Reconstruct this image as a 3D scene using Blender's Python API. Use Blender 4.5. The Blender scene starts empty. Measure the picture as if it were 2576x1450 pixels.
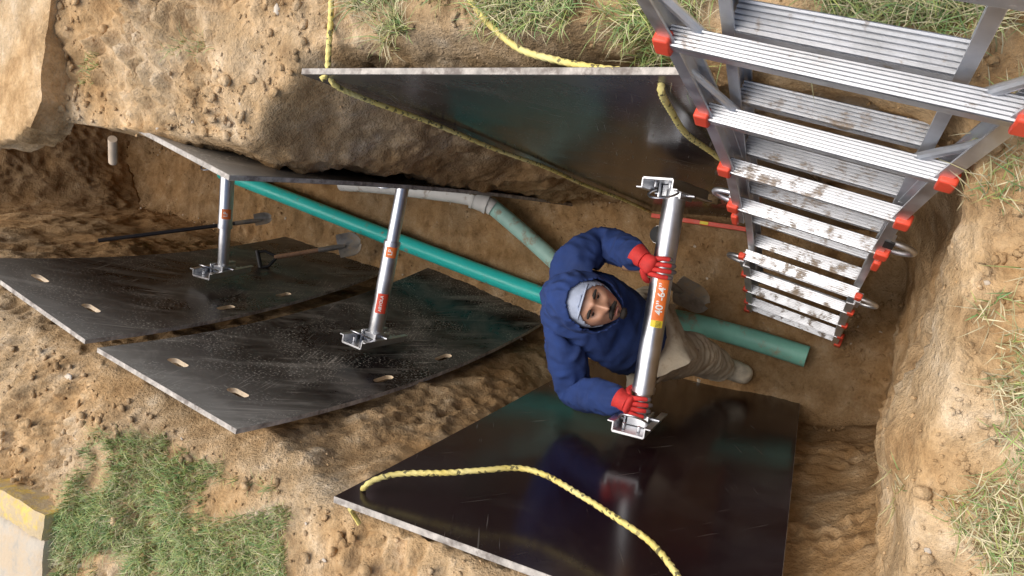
import bpy, bmesh, math, random
import numpy as np
from mathutils import Vector, Matrix, noise
from mathutils.bvhtree import BVHTree
random.seed(7); np.random.seed(7)
S=bpy.context.scene
# ------------------------------------------------------------------ camera
TH=math.radians(62); H=4.0; FPX=1717.0
FW=Vector((0,math.cos(TH),-math.sin(TH))); UP=Vector((0,math.sin(TH),math.cos(TH))); RT=Vector((1,0,0))
cam=bpy.data.cameras.new("camera"); co=bpy.data.objects.new("camera",cam); S.collection.objects.link(co)
cam.sensor_width=36; cam.lens=FPX/2576*36; cam.clip_end=500; cam.clip_start=0.02
m=Matrix((-UP,RT,-FW)).transposed().to_4x4(); m.translation=Vector((0,0,H)); co.matrix_world=m
S.camera=co
def W(px,py,z):
    a=(1288-px)/FPX; b=(725-py)/FPX
    d=FW+UP*a+RT*b
    t=(H-z)/(-d.z)
    return Vector((0,0,H))+d*t
def proj(p):
    q=Vector(p)-Vector((0,0,H)); t=q.dot(FW); return 1288-q.dot(UP)/t*FPX, 725-q.dot(RT)/t*FPX
# ------------------------------------------------------------------ nodes helpers
def newmat(name):
    mt=bpy.data.materials.new(name); mt.use_nodes=True
    nt=mt.node_tree; b=nt.nodes["Principled BSDF"]; return mt,nt,b
def L(nt,a,b): nt.links.new(a,b)
def coord(nt,kind="Object",scale=(1,1,1),attr=None,rot=(0,0,0)):
    mp=nt.nodes.new("ShaderNodeMapping"); mp.inputs["Rotation"].default_value=rot
    if attr:
        a=nt.nodes.new("ShaderNodeAttribute"); a.attribute_name=attr; L(nt,a.outputs["Vector"],mp.inputs[0])
    else:
        t=nt.nodes.new("ShaderNodeTexCoord"); L(nt,t.outputs[kind],mp.inputs[0])
    if scale!=(1,1,1):
        m2=nt.nodes.new("ShaderNodeMapping"); m2.inputs["Scale"].default_value=scale; L(nt,mp.outputs[0],m2.inputs[0]); return m2.outputs[0]
    return mp.outputs[0]
def noi(nt,vec,scale,detail=4,rough=.6,dist=0):
    n=nt.nodes.new("ShaderNodeTexNoise"); n.inputs["Scale"].default_value=scale; n.inputs["Detail"].default_value=detail
    n.inputs["Roughness"].default_value=rough; n.inputs["Distortion"].default_value=dist; L(nt,vec,n.inputs["Vector"]); return n.outputs["Fac"]
def ramp(nt,fac,stops):
    r=nt.nodes.new("ShaderNodeValToRGB"); e=r.color_ramp.elements
    while len(e)<len(stops): e.new(.5)
    for i,(p,c) in enumerate(stops):
        e[i].position=p
        if not hasattr(c,'__len__'): c=(c,c,c)
        e[i].color=(*c,1)
    L(nt,fac,r.inputs[0]); return r.outputs[0]
def mix(nt,f,a,b,mode='MIX'):
    m=nt.nodes.new("ShaderNodeMix"); m.data_type='RGBA'; m.blend_type=mode
    for s,v in ((m.inputs[0],f),(m.inputs[6],a),(m.inputs[7],b)):
        if hasattr(v,'is_output'): L(nt,v,s)
        elif hasattr(v,'__len__'): s.default_value=(*v,1)
        else: s.default_value=v
    return m.outputs[2]
def math_(nt,op,a,b=0):
    m=nt.nodes.new("ShaderNodeMath"); m.operation=op
    for s,v in ((m.inputs[0],a),(m.inputs[1],b)):
        if hasattr(v,'is_output'): L(nt,v,s)
        else: s.default_value=v
    return m.outputs[0]
def bump(nt,b,h,strength=.5,dist=.01):
    n=nt.nodes.new("ShaderNodeBump"); n.inputs["Strength"].default_value=strength; n.inputs["Distance"].default_value=dist
    L(nt,h,n.inputs["Height"]); L(nt,n.outputs[0],b.inputs["Normal"])
# ------------------------------------------------------------------ materials
def soil_mat(name,gain=1.0):
    mt,nt,b=newmat(name); c=coord(nt,"Object")
    n1=noi(nt,c,1.7,4); n2=noi(nt,c,7,6,.68); n3=noi(nt,c,75,4,.7)
    g=gain
    base=ramp(nt,n2,[(.30,(.30*g,.200*g,.105*g)),(.45,(.47*g,.335*g,.190*g)),(.58,(.59*g,.445*g,.280*g)),(.74,(.76*g,.64*g,.47*g))])
    hue=ramp(nt,n1,[(.38,(.98,.85,.66)),(.6,(1,1,1))]); base=mix(nt,.7,base,hue,'MULTIPLY')
    gr=ramp(nt,n3,[(.3,.66),(.5,.97),(.7,1.15)]); base=mix(nt,.6,base,gr,'MULTIPLY')
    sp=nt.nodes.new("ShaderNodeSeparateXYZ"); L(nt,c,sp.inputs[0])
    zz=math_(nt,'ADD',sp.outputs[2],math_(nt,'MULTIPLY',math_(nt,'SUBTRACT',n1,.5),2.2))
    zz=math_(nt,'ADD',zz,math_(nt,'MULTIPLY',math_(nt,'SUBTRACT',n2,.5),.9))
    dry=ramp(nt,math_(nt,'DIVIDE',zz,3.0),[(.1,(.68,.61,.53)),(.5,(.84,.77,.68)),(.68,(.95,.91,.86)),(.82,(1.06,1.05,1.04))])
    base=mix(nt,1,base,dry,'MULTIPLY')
    v=nt.nodes.new("ShaderNodeTexVoronoi"); v.inputs["Scale"].default_value=38; L(nt,c,v.inputs[0])
    peb=ramp(nt,v.outputs["Distance"],[(.1,1),(.32,0)])
    rnd=ramp(nt,n2,[(.55,0),(.63,1)])
    pm=mix(nt,1,peb,rnd,'MULTIPLY')
    base=mix(nt,math_(nt,'MULTIPLY',pm,.25),base,(.58,.50,.40))
    L(nt,base,b.inputs["Base Color"]); b.inputs["Roughness"].default_value=.9
    b.inputs["Specular IOR Level"].default_value=.25
    sm=ramp(nt,n1,[(.42,.3),(.58,1)])
    h=math_(nt,'ADD',math_(nt,'MULTIPLY',n3,.9),math_(nt,'MULTIPLY',pm,.35)); h=math_(nt,'MULTIPLY',h,sm); h=math_(nt,'ADD',h,math_(nt,'MULTIPLY',n2,1.5))
    bump(nt,b,h,.85,.022); return mt
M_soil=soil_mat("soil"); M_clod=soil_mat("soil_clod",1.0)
def simple(name,col,rough=.5,metal=0,var=.15,scale=20,bs=.2,bd=.002,coat=0,dirt=0,dirtcol=(.36,.27,.17),dscale=9):
    mt,nt,b=newmat(name); c=coord(nt,"Object")
    n=noi(nt,c,scale,4)
    lo=tuple(x*(1-var) for x in col); hi=tuple(min(1,x*(1+var)) for x in col)
    base=ramp(nt,n,[(.3,lo),(.7,hi)])
    r=ramp(nt,n,[(.3,max(0,rough-.08)),(.7,min(1,rough+.08))])
    if dirt>0:
        dm=ramp(nt,noi(nt,c,dscale,6,.7),[(.62-dirt*.3,0),(.72-dirt*.25,1)])
        base=mix(nt,math_(nt,'MULTIPLY',dm,.85),base,dirtcol)
        L(nt,math_(nt,'MULTIPLY',math_(nt,'SUBTRACT',1,dm),metal),b.inputs["Metallic"])
        r=mix(nt,dm,r,(.85,.85,.85))
    else: b.inputs["Metallic"].default_value=metal
    L(nt,base,b.inputs["Base Color"]); L(nt,r,b.inputs["Roughness"]); b.inputs["Coat Weight"].default_value=coat
    bump(nt,b,noi(nt,c,scale*4,3),bs,bd); return mt
def panel_mat(name,dust,tint=(.020,.010,.011),rough=.16,spec=.4):
    mt,nt,b=newmat(name); c=coord(nt,attr="pc")
    n1=noi(nt,c,2.4,7,.7,.6)
    d1=ramp(nt,n1,[(.50-dust*.05,0),(.58,.35),(.70,1)])
    wp=ramp(nt,noi(nt,coord(nt,attr="pc",scale=(1,.16,1),rot=(0,0,.7)),9,5,.65,.5),[(.52,0),(.66,1)])
    scr=None
    for rot,sc_,sd in ((.62,90,0),(-.45,120,3)):
        cs=coord(nt,attr="pc",scale=(1,.035,1),rot=(0,0,rot)); s1=ramp(nt,noi(nt,cs,sc_,1,.5,.25),[(.70-dust*.07,0),(.75-dust*.06,1)])
        mk=ramp(nt,noi(nt,coord(nt,attr="pc",rot=(sd*.3,0,rot)),2.6,2),[(.49,0),(.62,1)])
        s1=mix(nt,1,s1,mk,'MULTIPLY'); scr=s1 if scr is None else mix(nt,1,scr,s1,'ADD')
    sp=ramp(nt,noi(nt,c,85,2,.6),[(.64-dust*.08,0),(.69-dust*.05,1)])
    sp=mix(nt,1,sp,ramp(nt,noi(nt,c,3.4,3),[(.44,0),(.56,1)]),'MULTIPLY')
    at=nt.nodes.new("ShaderNodeAttribute"); at.attribute_name="pc"; s=nt.nodes.new("ShaderNodeSeparateXYZ"); L(nt,at.outputs["Vector"],s.inputs[0])
    rim=ramp(nt,math_(nt,'ADD',s.outputs[1],math_(nt,'MULTIPLY',n1,.7)),[(.36,1),(.48,.55),(.85,0)])
    f=math_(nt,'ADD',math_(nt,'MULTIPLY',d1,.03+.36*dust),math_(nt,'MULTIPLY',scr,.20+.30*dust)); f=math_(nt,'ADD',f,math_(nt,'MULTIPLY',rim,.66*dust)); f=math_(nt,'ADD',f,math_(nt,'MULTIPLY',sp,.75*dust)); f=math_(nt,'ADD',f,math_(nt,'MULTIPLY',wp,.26*dust))
    f=math_(nt,'MINIMUM',f,.85)
    col=mix(nt,f,tint,(.54,.49,.41)); L(nt,col,b.inputs["Base Color"])
    rr=math_(nt,'ADD',rough,math_(nt,'MULTIPLY',f,.6)); rr=math_(nt,'ADD',rr,math_(nt,'MULTIPLY',n1,.06+.12*dust)); L(nt,rr,b.inputs["Roughness"])
    b.inputs["IOR"].default_value=1.5; b.inputs["Specular IOR Level"].default_value=spec
    bump(nt,b,math_(nt,'ADD',noi(nt,c,1.6,2),math_(nt,'MULTIPLY',f,.02)),.25,.02)
    return mt
M_pclean=panel_mat("panel_film_clean",.04,(.018,.007,.009),.13,.24); M_pmid=panel_mat("panel_film_used",.22,(.012,.009,.011),.15,.42); M_pdust=panel_mat("panel_film_dusty",.85,(.011,.008,.008),.20,.22)
M_pedge=simple("panel_edge_plywood",(.42,.38,.33),.8,0,.4,30,.4,.003,dirt=.4,dirtcol=(.16,.13,.11),dscale=14)
M_holew=simple("hole_edge_wood",(.78,.62,.42),.7,0,.2,30)
M_alu=simple("aluminium",(.76,.77,.79),.46,1,.10,14,.25,.001)
M_aluT=simple("aluminium_tread",(.52,.53,.55),.42,.95,.12,18,.2,.001,dirt=.28,dirtcol=(.36,.27,.18),dscale=22)
M_aluC=simple("aluminium_tread_clean",(.56,.57,.59),.42,.95,.12,18,.2,.001,dirt=.06,dirtcol=(.40,.31,.21),dscale=22)
M_galv=simple("brace_tube_metal",(.62,.63,.65),.36,1,.14,9,.2,.001)
M_red=simple("red_plastic",(.72,.075,.035),.45,0,.1,20)
M_orange=simple("orange_label",(.85,.20,.04),.5); M_white=simple("white_ink",(.85,.85,.82),.6); M_yel=simple("yellow_label",(.85,.68,.05),.5)
M_black=simple("black_rubber",(.02,.02,.02),.6)
M_teal=simple("teal_pvc",(.035,.60,.54),.36,0,.06,5,.05,.001,dirt=.05,dscale=14)
M_teal2=simple("dusty_green_pvc",(.22,.54,.44),.5,0,.12,8,.2,.002,dirt=.24)
M_tealp=simple("pale_green_pvc",(.38,.62,.54),.5,0,.10,8,.2,.002,dirt=.22)
M_wpvc=simple("white_pvc",(.80,.78,.73),.5,0,.08,8,.2,.002,dirt=.22)
M_conc=simple("concrete",(.50,.44,.35),.9,0,.2,12,.6,.006,dirt=.6,dirtcol=(.52,.40,.26),dscale=6)
M_ypaint=simple("yellow_paint",(.68,.48,.12),.8,0,.2,12,.6,.008,dirt=.72,dirtcol=(.48,.38,.25),dscale=18)
M_wood=simple("wood_handle",(.38,.22,.13),.6,0,.35,25,.3,.002)
M_steel=simple("shovel_steel",(.36,.34,.31),.5,.6,.3,18,.4,.002,dirt=.45)
M_rock=simple("stone",(.52,.45,.36),.85,0,.3,18,.5,.004)
M_blue=simple("hoodie_fabric",(.015,.038,.145),.92,0,.2,9,.5,.004)
M_pants=simple("work_trousers",(.52,.45,.34),.92,0,.2,9,.5,.005,dirt=.15)
M_boot=simple("muddy_boot",(.60,.53,.41),.9,0,.25,20,.6,.006)
M_glove=simple("red_glove",(.60,.035,.03),.75,0,.2,40,.4,.002); M_gtip=simple("glove_coating",(.13,.11,.11),.7)
M_skin=simple("skin",(.47,.25,.16),.5,0,.08,25,.1,.001); M_hair=simple("dark_hair",(.018,.013,.010),.8)
M_eye=simple("eye_white",(.5,.46,.42),.25); M_lip=simple("lips",(.34,.13,.10),.5)
M_cap=simple("grey_cap_fabric",(.38,.43,.54),.95,0,.12,30,.5,.003)
def rope_mat():
    mt,nt,b=newmat("yellow_rope"); c=coord(nt,"Object")
    v=nt.nodes.new("ShaderNodeTexVoronoi"); v.inputs["Scale"].default_value=110; L(nt,c,v.inputs[0])
    sp=nt.nodes.new("ShaderNodeSeparateColor"); L(nt,v.outputs["Color"],sp.inputs[0])
    f=ramp(nt,sp.outputs[0],[(.88,0),(.90,1)])
    base=ramp(nt,noi(nt,c,8,4),[(.3,(.72,.56,.13)),(.6,(.78,.67,.26)),(.8,(.74,.68,.42))])
    L(nt,mix(nt,math_(nt,'MULTIPLY',f,.8),base,(.03,.03,.02)),b.inputs["Base Color"]); b.inputs["Roughness"].default_value=.65
    bump(nt,b,noi(nt,c,300,3),.5,.002); return mt
M_rope=rope_mat()
def grass_mat():
    mt,nt,b=newmat("grass_blades"); a=nt.nodes.new("ShaderNodeAttribute"); a.attribute_name="gc"
    L(nt,a.outputs["Color"],b.inputs["Base Color"]); b.inputs["Roughness"].default_value=.55
    return mt
M_grass=grass_mat()
# ------------------------------------------------------------------ mesh builder
def empty(name,loc=(0,0,0)):
    e=bpy.data.objects.new(name,None); S.collection.objects.link(e); e.empty_display_size=.1; return e
class MB:
    def __init__(s): s.v=[];s.f=[];s.m=[]
    def box(s,c,X,Y,Z,hx,hy,hz,mi=0):
        i=len(s.v); c=Vector(c)
        for sx in(-1,1):
            for sy in(-1,1):
                for sz in(-1,1): s.v.append(c+X*(hx*sx)+Y*(hy*sy)+Z*(hz*sz))
        for q in((0,1,3,2),(4,6,7,5),(0,4,5,1),(2,3,7,6),(0,2,6,4),(1,5,7,3)): s.f.append(tuple(i+k for k in q)); s.m.append(mi)
    def beam(s,a,b,side,hw,ht,mi=0):
        a=Vector(a);b=Vector(b);Z=(b-a).normalized();X=(side-Z*side.dot(Z)).normalized();Y=Z.cross(X)
        s.box((a+b)/2,X,Y,Z,hw,ht,(b-a).length/2,mi)
    def prism(s,prof,a,b,X,Y,mi=0):
        i=len(s.v);n=len(prof)
        for P in(a,b):
            for(x,y) in prof: s.v.append(Vector(P)+X*x+Y*y)
        for k in range(n): s.f.append((i+k,i+(k+1)%n,i+n+(k+1)%n,i+n+k)); s.m.append(mi)
        s.f.append(tuple(i+k for k in reversed(range(n)))); s.f.append(tuple(i+n+k for k in range(n))); s.m+= [mi,mi]
    def tube(s,pts,r,seg=16,mi=0,cap=True,strand=0,hollow=False):
        pts=[Vector(p) for p in pts]; n=len(pts); i0=len(s.v)
        rs=r if hasattr(r,'__len__') else [r]*n
        T=[(pts[min(k+1,n-1)]-pts[max(k-1,0)]).normalized() for k in range(n)]
        X=T[0].orthogonal().normalized(); ln=0
        for k in range(n):
            if k: ln+=(pts[k]-pts[k-1]).length
            X=(X-T[k]*X.dot(T[k])).normalized(); Y=T[k].cross(X)
            for j in range(seg):
                a=2*math.pi*j/seg; rr=rs[k]*(1+(.16*math.cos(3*(a-ln*strand)) if strand else 0))
                s.v.append(pts[k]+X*(rr*math.cos(a))+Y*(rr*math.sin(a)))
        for k in range(n-1):
            for j in range(seg):
                a=i0+k*seg+j; b_=i0+k*seg+(j+1)%seg; s.f.append((a,b_,b_+seg,a+seg)); s.m.append(mi)
        if cap:
            s.f.append(tuple(i0+j for j in reversed(range(seg)))); s.f.append(tuple(i0+(n-1)*seg+j for j in range(seg))); s.m+=[mi,mi]
    def obj(s,name,mats,parent=None,smooth=True,bevel=0):
        me=bpy.data.meshes.new(name); me.from_pydata([tuple(v) for v in s.v],[],s.f)
        for mt in mats: me.materials.append(mt)
        me.polygons.foreach_set("material_index",s.m)
        bm=bmesh.new(); bm.from_mesh(me); bmesh.ops.recalc_face_normals(bm,faces=bm.faces); bm.to_mesh(me); bm.free()
        o=bpy.data.objects.new(name,me); S.collection.objects.link(o)
        if smooth:
            me.polygons.foreach_set("use_smooth",[True]*len(me.polygons)); me.set_sharp_from_angle(angle=math.radians(35))
        if bevel:
            b=o.modifiers.new("b",'BEVEL'); b.width=bevel; b.segments=2; b.limit_method='ANGLE'
        if parent: o.parent=parent
        return o
def crom(P,closed=False,n=12):
    out=[];m=len(P)
    rng=range(m if closed else m-1)
    for i in rng:
        g=lambda k:P[k%m] if closed else P[max(0,min(m-1,k))]
        p0,p1,p2,p3=g(i-1),g(i),g(i+1),g(i+2)
        for j in range(n):
            t=j/n; out.append(.5*((2*p1)+(p2-p0)*t+(2*p0-5*p1+4*p2-p3)*t*t+(3*p1-p0-3*p2+p3)*t**3))
    if not closed: out.append(P[-1])
    return out
# ------------------------------------------------------------------ terrain
ST=[(-.70,.0,-.80,.02,2.42,208,1),(-.70,.36,-.87,.30,2.42,192,1),(-.60,1.0,-.76,.95,2.40,182,1),(-.52,1.56,-.68,1.48,2.36,176,1),
(-.40,1.80,-.65,1.86,2.27,168,1),(-.25,2.33,-.54,2.42,2.22,160,1),(-.07,2.90,-.39,2.92,2.22,152,1),(.06,3.62,-.19,3.5,2.24,145,1),
(.26,4.35,.02,4.2,2.28,138,1),(.6,5.3,.35,5.3,2.3,125,1),(.8,6.0,.6,6.8,2.35,105,1),(1.5,6.1,1.7,6.9,2.4,75,1),
(1.55,5.2,1.25,5.0,2.42,50,2),(1.32,4.2,.85,4.0,2.42,30,3),(1.14,3.4,.68,3.35,2.42,18,4),(.98,2.8,.62,2.8,2.40,9,4),
(.80,2.32,.545,2.34,2.42,3,1.4),(.68,2.02,.49,2.06,2.40,1,1),(.575,1.74,.46,1.86,2.39,-1,1),(.545,1.52,.60,1.66,2.40,-3,1),(.52,1.28,.70,1.45,2.42,-5,1),(.43,.7,.64,.9,2.43,-9,1),
(.34,.1,.55,.35,2.44,-18,1),(.27,-.12,.36,-.06,2.44,-50,1),(.0,-.14,.14,-.15,2.46,-75,1),(-.35,-.10,-.33,-.05,2.46,-110,1),(-.60,-.07,-.58,-.02,2.44,-135,1)]
arr=np.array(ST,float)
def gst(k):
    m=len(arr); q=arr[k%m].copy(); q[5]-=360*(k//m); return q
dense=[]
for i in range(len(arr)):
    p0,p1,p2,p3=gst(i-1),gst(i),gst(i+1),gst(i+2)
    seg=np.hypot(*(p2[2:4]-p1[2:4])); n=max(6,int(seg/.013)) 
    for j in range(n):
        t=j/n; dense.append(.5*((2*p1)+(p2-p0)*t+(2*p0-5*p1+4*p2-p3)*t*t+(3*p1-p0-3*p2+p3)*t**3))
D=np.array(dense); NS=len(D)
cy=[.15,1.2,1.8,2.8,4.2,5.7]; cx=[-.18,.0,.13,.45,.8,1.15]
NF,NW=34,135
gd=list(np.arange(1,85)*.016); 
while gd[-1]<70: gd.append(gd[-1]*1.12+.005)
NG=len(gd); NR=NF+NW+NG
def fr(p,f,o=4,seed=0):
    return noise.fractal(Vector((p[0]*f+seed,p[1]*f-seed,p[2]*f+seed*.5)),.9,2.1,o)
V=np.zeros((NS,NR,3))
for i in range(NS):
    bx,by,lx,ly,lz,an,pw=D[i]; pw=max(1,pw)
    dx,dy=math.cos(math.radians(an)),math.sin(math.radians(an))
    yc=min(max(by,.15),5.7); xc=np.interp(yc,cy,cx)
    ox,oy=dx,dy
    for j in range(NR):
        if j<NF:
            t=(j/NF); t=1-(1-t)**1.5
            p=[xc+(bx-xc)*t,yc+(by-yc)*t,0.0]; w=0.0; k=max(0,(t-.8)/.2)
            p[2]+=.05*k*k; w=.5*k*k
        elif j<NF+NW:
            h=(j-NF)/(NW-1)
            f=h**pw
            z=.05+(lz-.05)*h
            p=[bx+(lx-bx)*f,by+(ly-by)*f,z]
            k=max(0,(.1-h)/.1); w=1-.5*k*k
            k=max(0,(h-.93)/.07); p[0]+=ox*.04*k*k; p[1]+=oy*.04*k*k; w*=1-.75*k
        else:
            d=gd[j-NF-NW]; k=math.exp(-d/.12)
            p=[lx+ox*(.04+d),ly+oy*(.04+d),lz+(2.5-lz)*(1-math.exp(-d/.25))]; w=.25*k
        q=p
        big=fr(q,1.6,3,3.3); med=fr(q,5.0,4,9.1); fin=fr(q,21,4,1.7)
        far=1 if j<NF+NW else math.exp(-max(0,gd[j-NF-NW]-2)/5)
        vc=noise.noise(Vector((q[0]*13,q[1]*13,q[2]*9)),noise_basis='VORONOI_F2F1')
        vd=noise.noise(Vector((q[0]*34+3,q[1]*34,q[2]*26)),noise_basis='VORONOI_F2F1')
        patch=max(0,min(1,.5+1.8*noise.noise(Vector((q[0]*2.3,q[1]*2.3,q[2]*2.3+11)))))
        if NF<=j<NF+NW-14: patch*=.65
        amp=(.045 if w>.5 else .028)*big+(.024 if w>.5 else .020)*med+(.004+.010*patch)*fin+((.030*vc+.012*vd)*patch if j>=NF else .008*vd*patch+.008*vc*patch)
        if j>=NF+NW: amp=amp*1.5*far
        rid=noise.noise(Vector((q[0]*7,q[1]*7,q[2]*2.2+4)))
        amp+= -.024*abs(rid)*(1 if j>=NF and j<NF+NW else .3)
        vx=ox*w*(amp+.012); vy=oy*w*(amp+.012); vz=(1-w)*amp
        V[i,j]=(p[0]+vx,p[1]+vy,p[2]+vz)
idx=np.arange(NS*NR).reshape(NS,NR)
a=idx; b_=np.roll(idx,-1,axis=0)
faces=np.stack([a[:,:-1],b_[:,:-1],b_[:,1:],a[:,1:]],-1).reshape(-1,4)
def np_mesh(name,verts,faces,mats,smooth=True):
    me=bpy.data.meshes.new(name); n=len(faces); k=faces.shape[1]
    me.vertices.add(len(verts)); me.vertices.foreach_set("co",np.asarray(verts,np.float32).ravel())
    me.loops.add(n*k); me.loops.foreach_set("vertex_index",faces.astype(np.int32).ravel())
    me.polygons.add(n); me.polygons.foreach_set("loop_start",np.arange(0,n*k,k,dtype=np.int32)); me.polygons.foreach_set("loop_total",np.full(n,k,np.int32))
    me.update(calc_edges=True); me.validate()
    for mt in mats: me.materials.append(mt)
    if smooth: me.polygons.foreach_set("use_smooth",np.ones(len(me.polygons),bool))
    o=bpy.data.objects.new(name,me); S.collection.objects.link(o); return o
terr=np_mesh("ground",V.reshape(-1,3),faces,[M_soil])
tv=V.reshape(-1,3)
bvh=BVHTree.FromPolygons([tuple(v) for v in tv],[tuple(int(q) for q in f) for f in faces])
def gz(x,y,top=6):
    h=bvh.ray_cast(Vector((x,y,top)),Vector((0,0,-1)))
    return h[0].z if h[0] else 2.5
if terr.data.polygons[NF+NW+20].normal.z<0: terr.data.flip_normals()
# ------------------------------------------------------------------ clods and stones
bmi=bmesh.new(); bmesh.ops.create_icosphere(bmi,subdivisions=2,radius=1); IV=np.array([v.co[:] for v in bmi.verts]); IF=np.array([[v.index for v in f.verts] for f in bmi.faces]); bmi.free()
bmi=bmesh.new(); bmesh.ops.create_icosphere(bmi,subdivisions=1,radius=1); IV1=np.array([v.co[:] for v in bmi.verts]); IF1=np.array([[v.index for v in f.verts] for f in bmi.faces]); bmi.free()
def scatter(name,n,mat,smin,smax,pick,sub2=False,flat=.7,pw=3):
    vs=[];fs=[];o=0; iv,if_=(IV,IF) if sub2 else (IV1,IF1)
    cnt=0
    while cnt<n:
        i=random.randrange(NS); j=pick()
        c=V[i,j]
        if c[1]>6 or c[1]<-1.5: continue
        if noise.noise(Vector((c[0]*3,c[1]*3,c[2]*3+7)))<random.uniform(-.4,.25): continue
        s=smin*(smax/smin)**(random.random()**pw)
        sc=np.array([s*random.uniform(.6,1.5),s*random.uniform(.6,1.3),s*flat*random.uniform(.5,1.1)])
        dis=1+np.random.uniform(-.32,.32,(len(iv),1))
        an=random.random()*6.28; R=np.array([[math.cos(an),-math.sin(an),0],[math.sin(an),math.cos(an),0],[0,0,1]])
        vs.append((iv*dis*sc)@R.T+c+np.array([random.uniform(-.01,.01),random.uniform(-.01,.01),s*.15])); fs.append(if_+o); o+=len(iv); cnt+=1
    return np_mesh(name,np.concatenate(vs),np.concatenate(fs),[mat],smooth=sub2)
def pk_bank(): return NF+NW+int(84*random.random()**1.3)
def pk_floor(): return random.randint(4,NF+6)
def pk_wall(): return random.choice((random.randint(NF,NF+25),random.randint(NF+NW-14,NF+NW)))
scatter("soil_clods",15000,M_clod,.003,.022,pk_bank)
scatter("soil_clods",3200,M_clod,.003,.013,pk_floor)
scatter("soil_clods",1500,M_clod,.003,.009,pk_wall)
scatter("gravel",150,M_rock,.006,.020,pk_bank,True,.6,2.5)
scatter("gravel",60,M_rock,.006,.016,pk_floor,True,.6,2.5)
# ------------------------------------------------------------------ grass
def grass(patches):
    vs=[];fs=[];cols=[];o=0
    for (poly,n,hmin,hmax,thr,greenp) in patches:
        xs=[p[0] for p in poly]; ys=[p[1] for p in poly]; c=0;tr=0
        while c<n and tr<n*30:
            tr+=1
            x=random.uniform(min(xs),max(xs)); y=random.uniform(min(ys),max(ys))
            x2=x+.03*noise.noise(Vector((x*15,y*15,0)))*2; y2=y+.03*noise.noise(Vector((x*15,y*15,9)))*2
            ins=False;j=len(poly)-1
            for i in range(len(poly)):
                if (poly[i][1]>y2)!=(poly[j][1]>y2) and x2<(poly[j][0]-poly[i][0])*(y2-poly[i][1])/(poly[j][1]-poly[i][1])+poly[i][0]: ins=not ins
                j=i
            if not ins: continue
            nn=noise.noise(Vector((x*6,y*6,2)))+.5*noise.noise(Vector((x*19,y*19,5)))
            if nn<thr+random.uniform(-.15,.15): continue
            z=gz(x,y)
            if z<2.2: continue
            c+=1
            h=random.uniform(hmin,hmax); a=random.random()*6.283; w=random.uniform(.0008,.0019)
            lean=random.uniform(.2,1.5); la=a+random.uniform(-.5,.5)+1.57
            wx,wy=math.cos(a)*w,math.sin(a)*w; lx,ly=math.cos(la)*h*lean,math.sin(la)*h*lean
            q=[(x-wx,y-wy,z-.01),(x+wx,y+wy,z-.01),(x-wx*.8+lx*.3,y-wy*.8+ly*.3,z+h*.5),(x+wx*.8+lx*.3,y+wy*.8+ly*.3,z+h*.5),(x-wx*.5+lx*.75,y-wy*.5+ly*.75,z+h*.8),(x+wx*.5+lx*.75,y+wy*.5+ly*.75,z+h*.8),(x+lx*1.15,y+ly*1.15,z+h*.86),(x+lx*1.15+wx*.1,y+ly*1.15,z+h*.86)]
            vs+=q; fs+=[(o,o+1,o+3,o+2),(o+2,o+3,o+5,o+4),(o+4,o+5,o+7,o+6)]; o+=8
            r=random.random(); gp=greenp+.35*noise.noise(Vector((x*5,y*5,20)))
            if r<gp: g=random.uniform(.6,1.5); yl=random.random(); cl=((.15+.19*yl)*g,(.29+.07*yl)*g,.10*g)
            elif r<gp+(1-gp)*.6: g=random.uniform(.6,1.2); cl=(.64*g,.56*g,.34*g)
            else: g=random.uniform(.7,1.2); cl=(.46*g,.42*g,.20*g)
            cols+= [(*cl,1)]*8
    me_o=np_mesh("grass",np.array(vs),np.array(fs),[M_grass]); me=me_o.data
    ca=me.color_attributes.new("gc",'FLOAT_COLOR','POINT'); ca.data.foreach_set("color",np.array(cols,np.float32).ravel())
P2=lambda l:[tuple(W(x,y,2.5)[:2]) for x,y in l]
grass([
 (P2([(130,1105),(215,1115),(350,1185),(470,1250),(600,1330),(700,1470),(700,1560),(60,1560),(100,1450),(125,1300)]),17000,.02,.05,-.22,.72),
 (P2([(840,-120),(840,40),(900,95),(1000,50),(1100,70),(1180,40),(1300,40),(1480,30),(1520,80),(1640,150),(1700,100),(1700,-120)]),5200,.03,.07,.03,.55),
 (P2([(1700,-200),(1700,60),(1900,110),(2576,150),(2700,-200)]),3600,.03,.07,.03,.45),
 (P2([(2430,200),(2500,600),(2520,900),(2490,1450),(2700,1450),(2700,150)]),1200,.02,.05,.12,.3),
 (P2([(2250,1300),(2300,1500),(2576,1500),(2500,1200)]),380,.02,.045,.12,.3),
 (P2([(400,90),(400,120),(520,120),(520,90)]),60,.02,.04,-.5,.6),(P2([(150,130),(150,200),(200,200),(200,130)]),120,.01,.03,-.3,.9),
])
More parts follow.
